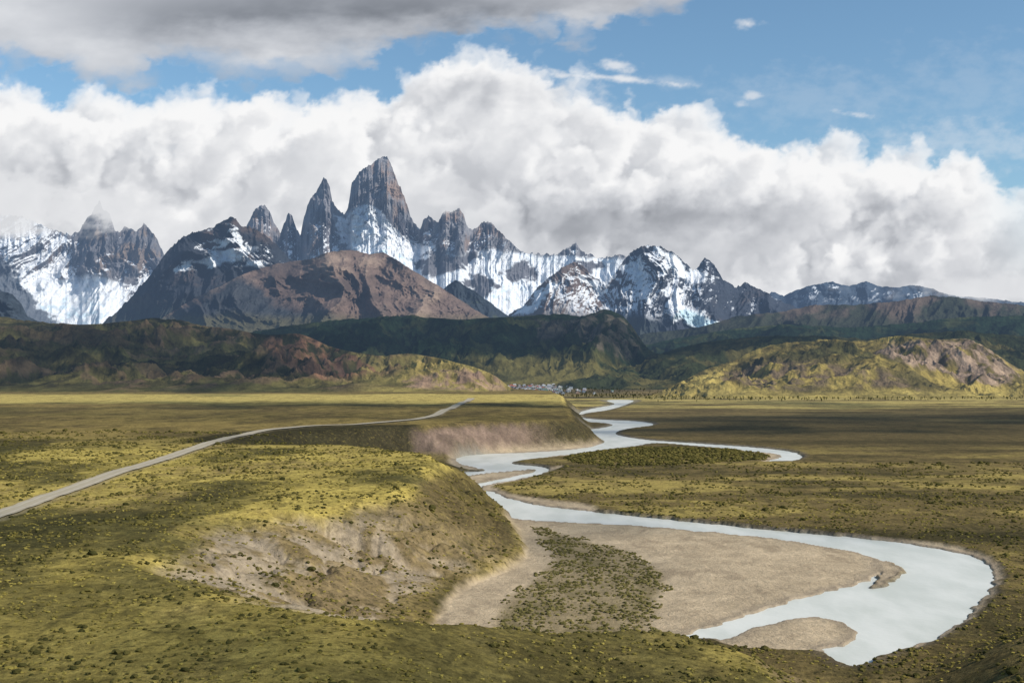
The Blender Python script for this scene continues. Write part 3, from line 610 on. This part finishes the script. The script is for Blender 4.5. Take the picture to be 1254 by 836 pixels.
# ------------------------------------------------------------ sky backdrop: cumulus field solved as a 3-D vapour volume
# (density from 3-D noise, sunlight attenuated through it, scattered light integrated) and painted into the backdrop's emissive vertex colours
mk,t=newmat('sky_clouds')
al=t.attr('dens').outputs['Fac']; cl=t.attr('Col').outputs['Color']
em=t.n.new('ShaderNodeEmission'); t.l.new(cl,em.inputs[0]); em.inputs[1].default_value=1.0  # clouds and mist emit their stored brightness; the sun does not light them
tp=t.n.new('ShaderNodeBsdfTransparent'); m2=t.n.new('ShaderNodeMixShader'); t.l.new(al,m2.inputs[0]); t.l.new(tp.outputs[0],m2.inputs[1]); t.l.new(em.outputs[0],m2.inputs[2])
out(t,m2.outputs[0],None)
def gell(px,row,a,b,rx,ry): return np.exp(-(((px-a)/rx)**2+((row-b)/ry)**2))
def tint(br):
    b=np.clip(br,0,1); s=(0.92-b)
    return np.stack([b*(0.995-0.10*s),b*(0.995-0.02*s),np.clip(b*(1.0+0.14*s),0,1.0)],-1)
ST=3.0
def volume(px0,px1,r0,r1,Sfn,lam,seed,nd=20,dz=12.0,sig=0.05,tau=0.022,amp=1.0,vert=1.0):
    cp=np.arange(px0,px1,ST); cr=np.arange(r0,r1,ST)          # rows top to bottom
    PX,RW=np.meshgrid(cp,cr); S=Sfn(PX,RW).astype(np.float32)
    qz=np.arange(nd)*dz
    X=PX[None].astype(np.float32)+0*qz[:,None,None].astype(np.float32); Y=RW[None].astype(np.float32)+0*X; Z=qz[:,None,None].astype(np.float32)+0*X
    f=np.zeros_like(X); a=1.0; l=lam; tot=0
    for o in range(5):
        n=perlin3(X/l,Y/(l*vert),Z/l,seed+o*3)
        f+=a*(np.abs(n)*1.9-0.62) if o<4 else a*n*0.8
        tot+=a; a*=0.58; l/=2.05
    f=f/tot*2.0
    qn=(qz/(nd*dz))[:,None,None].astype(np.float32)
    sd=S[None]+amp*f-1.1*(1-qn)**1.6*np.clip(1.35-S[None],0.25,1.3)+0.15
    den=np.clip(sd*2.6,0,1)
    dx=SUN[0]/SUN[2]; dq=-SUN[1]/SUN[2]*ST/dz; ds=ST/SUN[2]
    T=np.zeros_like(den)
    prev=np.zeros(den[:,0].shape,np.float32); i0=np.arange(len(cp))+dx
    a0=np.clip(np.floor(i0).astype(int),0,len(cp)-1); a1=np.clip(a0+1,0,len(cp)-1); fr=(i0-np.floor(i0))[None].astype(np.float32)
    q0=np.arange(nd)-dq; b0=np.clip(np.floor(q0).astype(int),0,nd-1); b1=np.clip(b0+1,0,nd-1); fq=(q0-np.floor(q0))[:,None].astype(np.float32)
    for r in range(len(cr)):
        T[:,r]=prev
        cur=prev+den[:,r]*ds
        cur=cur[:,a0]*(1-fr)+cur[:,a1]*fr
        prev=(cur[b0]*(1-fq)+cur[b1]*fq)*0.96
    L=0.62*np.exp(-T*tau)+0.38*np.exp(-T*tau*0.18)
    tr=np.ones(S.shape,np.float32); lum=np.zeros(S.shape,np.float32)
    for k in range(nd):
        aa=1-np.exp(-den[k]*dz*sig); lum+=tr*aa*L[k]; tr*=1-aa
    al=1-tr; lum=np.where(al>0.02,lum/np.maximum(al,0.02),0.8)
    return cp,cr,lum,al
def upsample(cp,cr,img,PX,RW):
    fx=np.clip((PX-cp[0])/ST,0,len(cp)-1.001); fy=np.clip((RW-cr[0])/ST,0,len(cr)-1.001)
    ix=fx.astype(int); iy=fy.astype(int); u=fx-ix; v=fy-iy
    return (img[iy,ix]*(1-u)+img[iy,ix+1]*u)*(1-v)+(img[iy+1,ix]*(1-u)+img[iy+1,ix+1]*u)*v
TPX=[-420,-130,0,60,150,200,300,420,478,500,520,545,590,630,660,680,720,800,860,950,1050,1150,1200,1235,1300,1400,1680]
TRW=[122,106,108,102,112,100,98,98,98,82,66,46,38,52,76,94,102,118,140,160,166,168,182,212,226,222,218]
def Sbank(px,rw): return np.clip((rw-np.interp(px,TPX,TRW))/46-0.1,-2,0.85)
cp,cr,lum,al=volume(-420,1680,-60,472,Sbank,105.,601,sig=0.04)
PX,RW=np.meshgrid(np.arange(-420,1680,1.5),np.arange(470,-60,-1.5)); pf=PX.astype(np.float32); rf=RW.astype(np.float32)
w1=fbm(pf/26,rf/20,5,631,0.6); w2=fbm(pf/26,rf/20,5,635,0.6)
L_=upsample(cp,cr,lum,PX+w1*7,RW+w2*7); A_=upsample(cp,cr,al,PX+w1*10,RW+w2*10)
lo,hi=np.percentile(lum[al>0.5],[3,97]); Ln=np.clip((L_-lo)/(hi-lo),0,1.1)
def smooth2(a,k):
    ker=np.hanning(k+2)[1:-1]; ker/=ker.sum()
    f=lambda v: np.convolve(np.pad(v,k//2,mode='edge'),ker,'valid')
    return np.apply_along_axis(f,0,np.apply_along_axis(f,1,a))
Ls=smooth2(Ln,71); loc=Ln-Ls
br=0.68+0.18*Ln+0.50*loc+0.04
fw=fbm(pf/60,rf/34,7,641,0.58); big=fbm(pf/210,rf/90,4,645)
for (a,b,rx,ry,st) in [(600,112,70,24,0.20),(50,215,130,46,0.12),(190,205,120,40,0.05),(560,215,90,30,0.08),(720,272,150,38,0.30),(890,262,110,34,0.20),(1100,272,70,26,0.28),(1150,335,220,30,0.10),(960,325,120,30,0.08),(700,160,80,26,0.08),(350,230,90,30,0.06)]:  # grey shade patches placed by hand in the cloud brightness
    br=br-st*gell(PX+fw*26+big*30,RW+w2*10+fw*16,a,b,rx,ry)
for (a,b,rx,ry,st) in [(300,150,320,40,0.05),(60,150,120,30,0.04),(930,215,180,26,0.06),(560,75,60,26,0.04),(430,215,90,45,0.05),(1000,300,110,26,0.05)]:
    br=br+st*gell(PX+fw*26,RW+w2*10,a,b,rx,ry)
br=np.clip(br+0.035*fw,0.3,0.94)
cov=A_.copy(); 
fill=ss(40,95,RW-np.interp(PX,TPX,TRW)+fw*18); cov=np.maximum(cov,fill); 
cov*=1-0.3*ss(1180,1290,pf)*ss(380,240,rf)
fw2=fbm(pf/30,rf/16,6,651,0.62)
for (a,b,rx,ry,tl,st) in [(755,96,88,5,0.11,0.85),(710,93,50,5,0.05,0.8),(755,80,24,10,0,0.75),(915,30,17,7,0,0.7),(922,117,15,6,0,0.6),(1045,140,24,5,0.15,0.65),(905,128,12,5,0,0.5),(820,101,40,10,0.1,0.25),(1180,175,140,36,0,0.3),(1000,120,160,40,0,0.14),(690,126,60,28,0,0.5),(1200,110,120,60,0,0.12)]:
    e_=1.25-np.sqrt(((PX-a)/rx)**2+((RW-b-(PX-a)*tl)/ry)**2)+fw2*0.9
    k=ss(0,1.4,e_)*st; br=np.where(k>cov,np.maximum(br,0.86),br); cov=np.maximum(cov,k)
Yc=24000+0*PX+200*big
grid_obj('cloud_bank',np.stack([(PX-CX)/F*Yc,Yc,CAMH+(HZ-RW)/F*Yc],-1),mk,tint(br),{'dens':cov},keep=cov>0.01)
# sheet of stratocumulus over the left, seen from below
BP=[-420,0,30,60,100,130,160,200,250,300,350,400,450,520,600,660,720,790,840,870,1000]; BR=[84,88,92,98,108,114,108,90,86,100,102,92,82,68,54,52,50,32,14,-10,-60]
def Stop(px,rw): return np.clip((np.interp(px,BP,BR)-rw)/40-0.1,-2,1.1)
cp,cr,lum,al=volume(-420,1000,-240,180,Stop,120.,661,nd=16,dz=12.,vert=0.55,amp=0.9,sig=0.03)
PX,RW=np.meshgrid(np.arange(-420,1000,1.5),np.arange(174,-240,-1.5)); pf=PX.astype(np.float32); rf=RW.astype(np.float32)
w1=fbm(pf/30,rf/16,5,671,0.6); w2=fbm(pf/30,rf/16,5,675,0.6); fw=fbm(pf/80,rf/30,7,679,0.58)
L_=upsample(cp,cr,lum,PX+w1*8,RW+w2*6); cov=upsample(cp,cr,al,PX+w1*10,RW+w2*8)
lo,hi=np.percentile(lum[al>0.5],[3,97]); Ln=np.clip((L_-lo)/(hi-lo),0,1.1); loc=Ln-smooth2(Ln,61)
br=0.56+0.24*Ln+0.25*loc+0.08*fw
for (a,b,rx,ry,st) in [(410,0,230,36,0.24),(220,22,110,24,0.14),(560,12,130,20,0.12),(100,-80,300,40,0.12)]: br=br-st*gell(PX+fw*30,RW+fw*12,a,b,rx,ry)  # dark underside patches painted into the sheet's brightness
for (a,b,rx,ry,st) in [(110,70,90,28,0.12),(10,20,90,40,0.14),(340,78,80,16,0.12),(700,30,90,18,0.14),(480,64,80,14,0.1)]: br=br+st*gell(PX+fw*20,RW+fw*10,a,b,rx,ry)
cov=np.maximum(cov,ss(30,80,np.interp(PX,BP,BR)-RW+fw*20)*0.9)
Yd=17000+0*PX
grid_obj('cloud',np.stack([(PX-CX)/F*Yd,Yd,CAMH+(HZ-RW)/F*Yd],-1),mk,tint(np.clip(br,0.2,0.93)),{'dens':cov*0.96},keep=cov>0.01)
# self-lit mist sheet hanging on the glaciated mountain and round the spires
PX,RW=np.meshgrid(np.arange(-420,1500,2.0),np.arange(380,150,-2.0)); pf=PX.astype(np.float32); rf=RW.astype(np.float32)
fw=fbm(pf/50,rf/24,6,501,0.6)
cov=0*PX
for (a,b,rx,ry,st) in [(10,252,115,36,1.25),(150,254,54,22,1.05),(210,288,28,18,0.6),(-150,250,150,50,1.1),(540,248,30,16,0.85),(508,220,16,18,0.6),(600,265,32,12,0.6)]: cov=cov+st*gell(PX,RW,a,b,rx,ry)
cov=ss(0.3,1.1,cov+0.7*fw*np.clip(cov*3,0,1)*(cov>0.02))*0.88
cov=np.maximum(cov,0.75*ss(0.2,1.0,gell(PX,RW,1230,352,110,16)*1.3+0.6*fw*(PX>1000)*(RW>330)*(RW<372))*(PX>1000))
Ym=13600+0*PX-150*fw
Ym=np.where(PX>900,13450.,Ym)
grid_obj('mountain_mist',np.stack([(PX-CX)/F*Ym,Ym,CAMH+(HZ-RW)/F*Ym],-1),mk,tint(0.78+0*PX),{'dens':cov},keep=cov>0.01)

# ------------------------------------------------------------ sky
w=bpy.data.worlds.new('World'); sc.world=w; w.use_nodes=True; w.node_tree.nodes.clear(); t=N(w.node_tree)
sky=t.n.new('ShaderNodeTexSky'); sky.sky_type='NISHITA'; sky.sun_disc=False
sky.sun_elevation=math.asin(SUN[2]); sky.sun_rotation=math.atan2(SUN[0],SUN[1]); sky.altitude=400; sky.ozone_density=1.5; sky.dust_density=1.0
skc=t.mix(1.0,sky.outputs[0],(0.93,1.12,1.14),'MULTIPLY')
bg=t.n.new('ShaderNodeBackground'); t.l.new(skc,bg.inputs[0]); bg.inputs[1].default_value=0.12
wo=t.n.new('ShaderNodeOutputWorld'); t.l.new(bg.outputs[0],wo.inputs[0])

sl_=bpy.data.lights.new('sun','SUN'); sl_.energy=5.0; sl_.angle=math.radians(0.5); sl_.color=(1.0,0.94,0.85)
so=bpy.data.objects.new('sun',sl_); sc.collection.objects.link(so)
from mathutils import Vector
so.rotation_euler=Vector(SUN).to_track_quat('Z','Y').to_euler(); so.location=(500,-500,3000)
cd=bpy.data.cameras.new('camera'); cam=bpy.data.objects.new('camera',cd); sc.collection.objects.link(cam)
cam.location=(0,0,CAMH); cam.rotation_euler=(math.radians(90),0,0)
cd.sensor_width=36; cd.lens=36*F/1254; cd.shift_y=(HZ-418)/1254; cd.clip_start=1; cd.clip_end=150000
sc.camera=cam
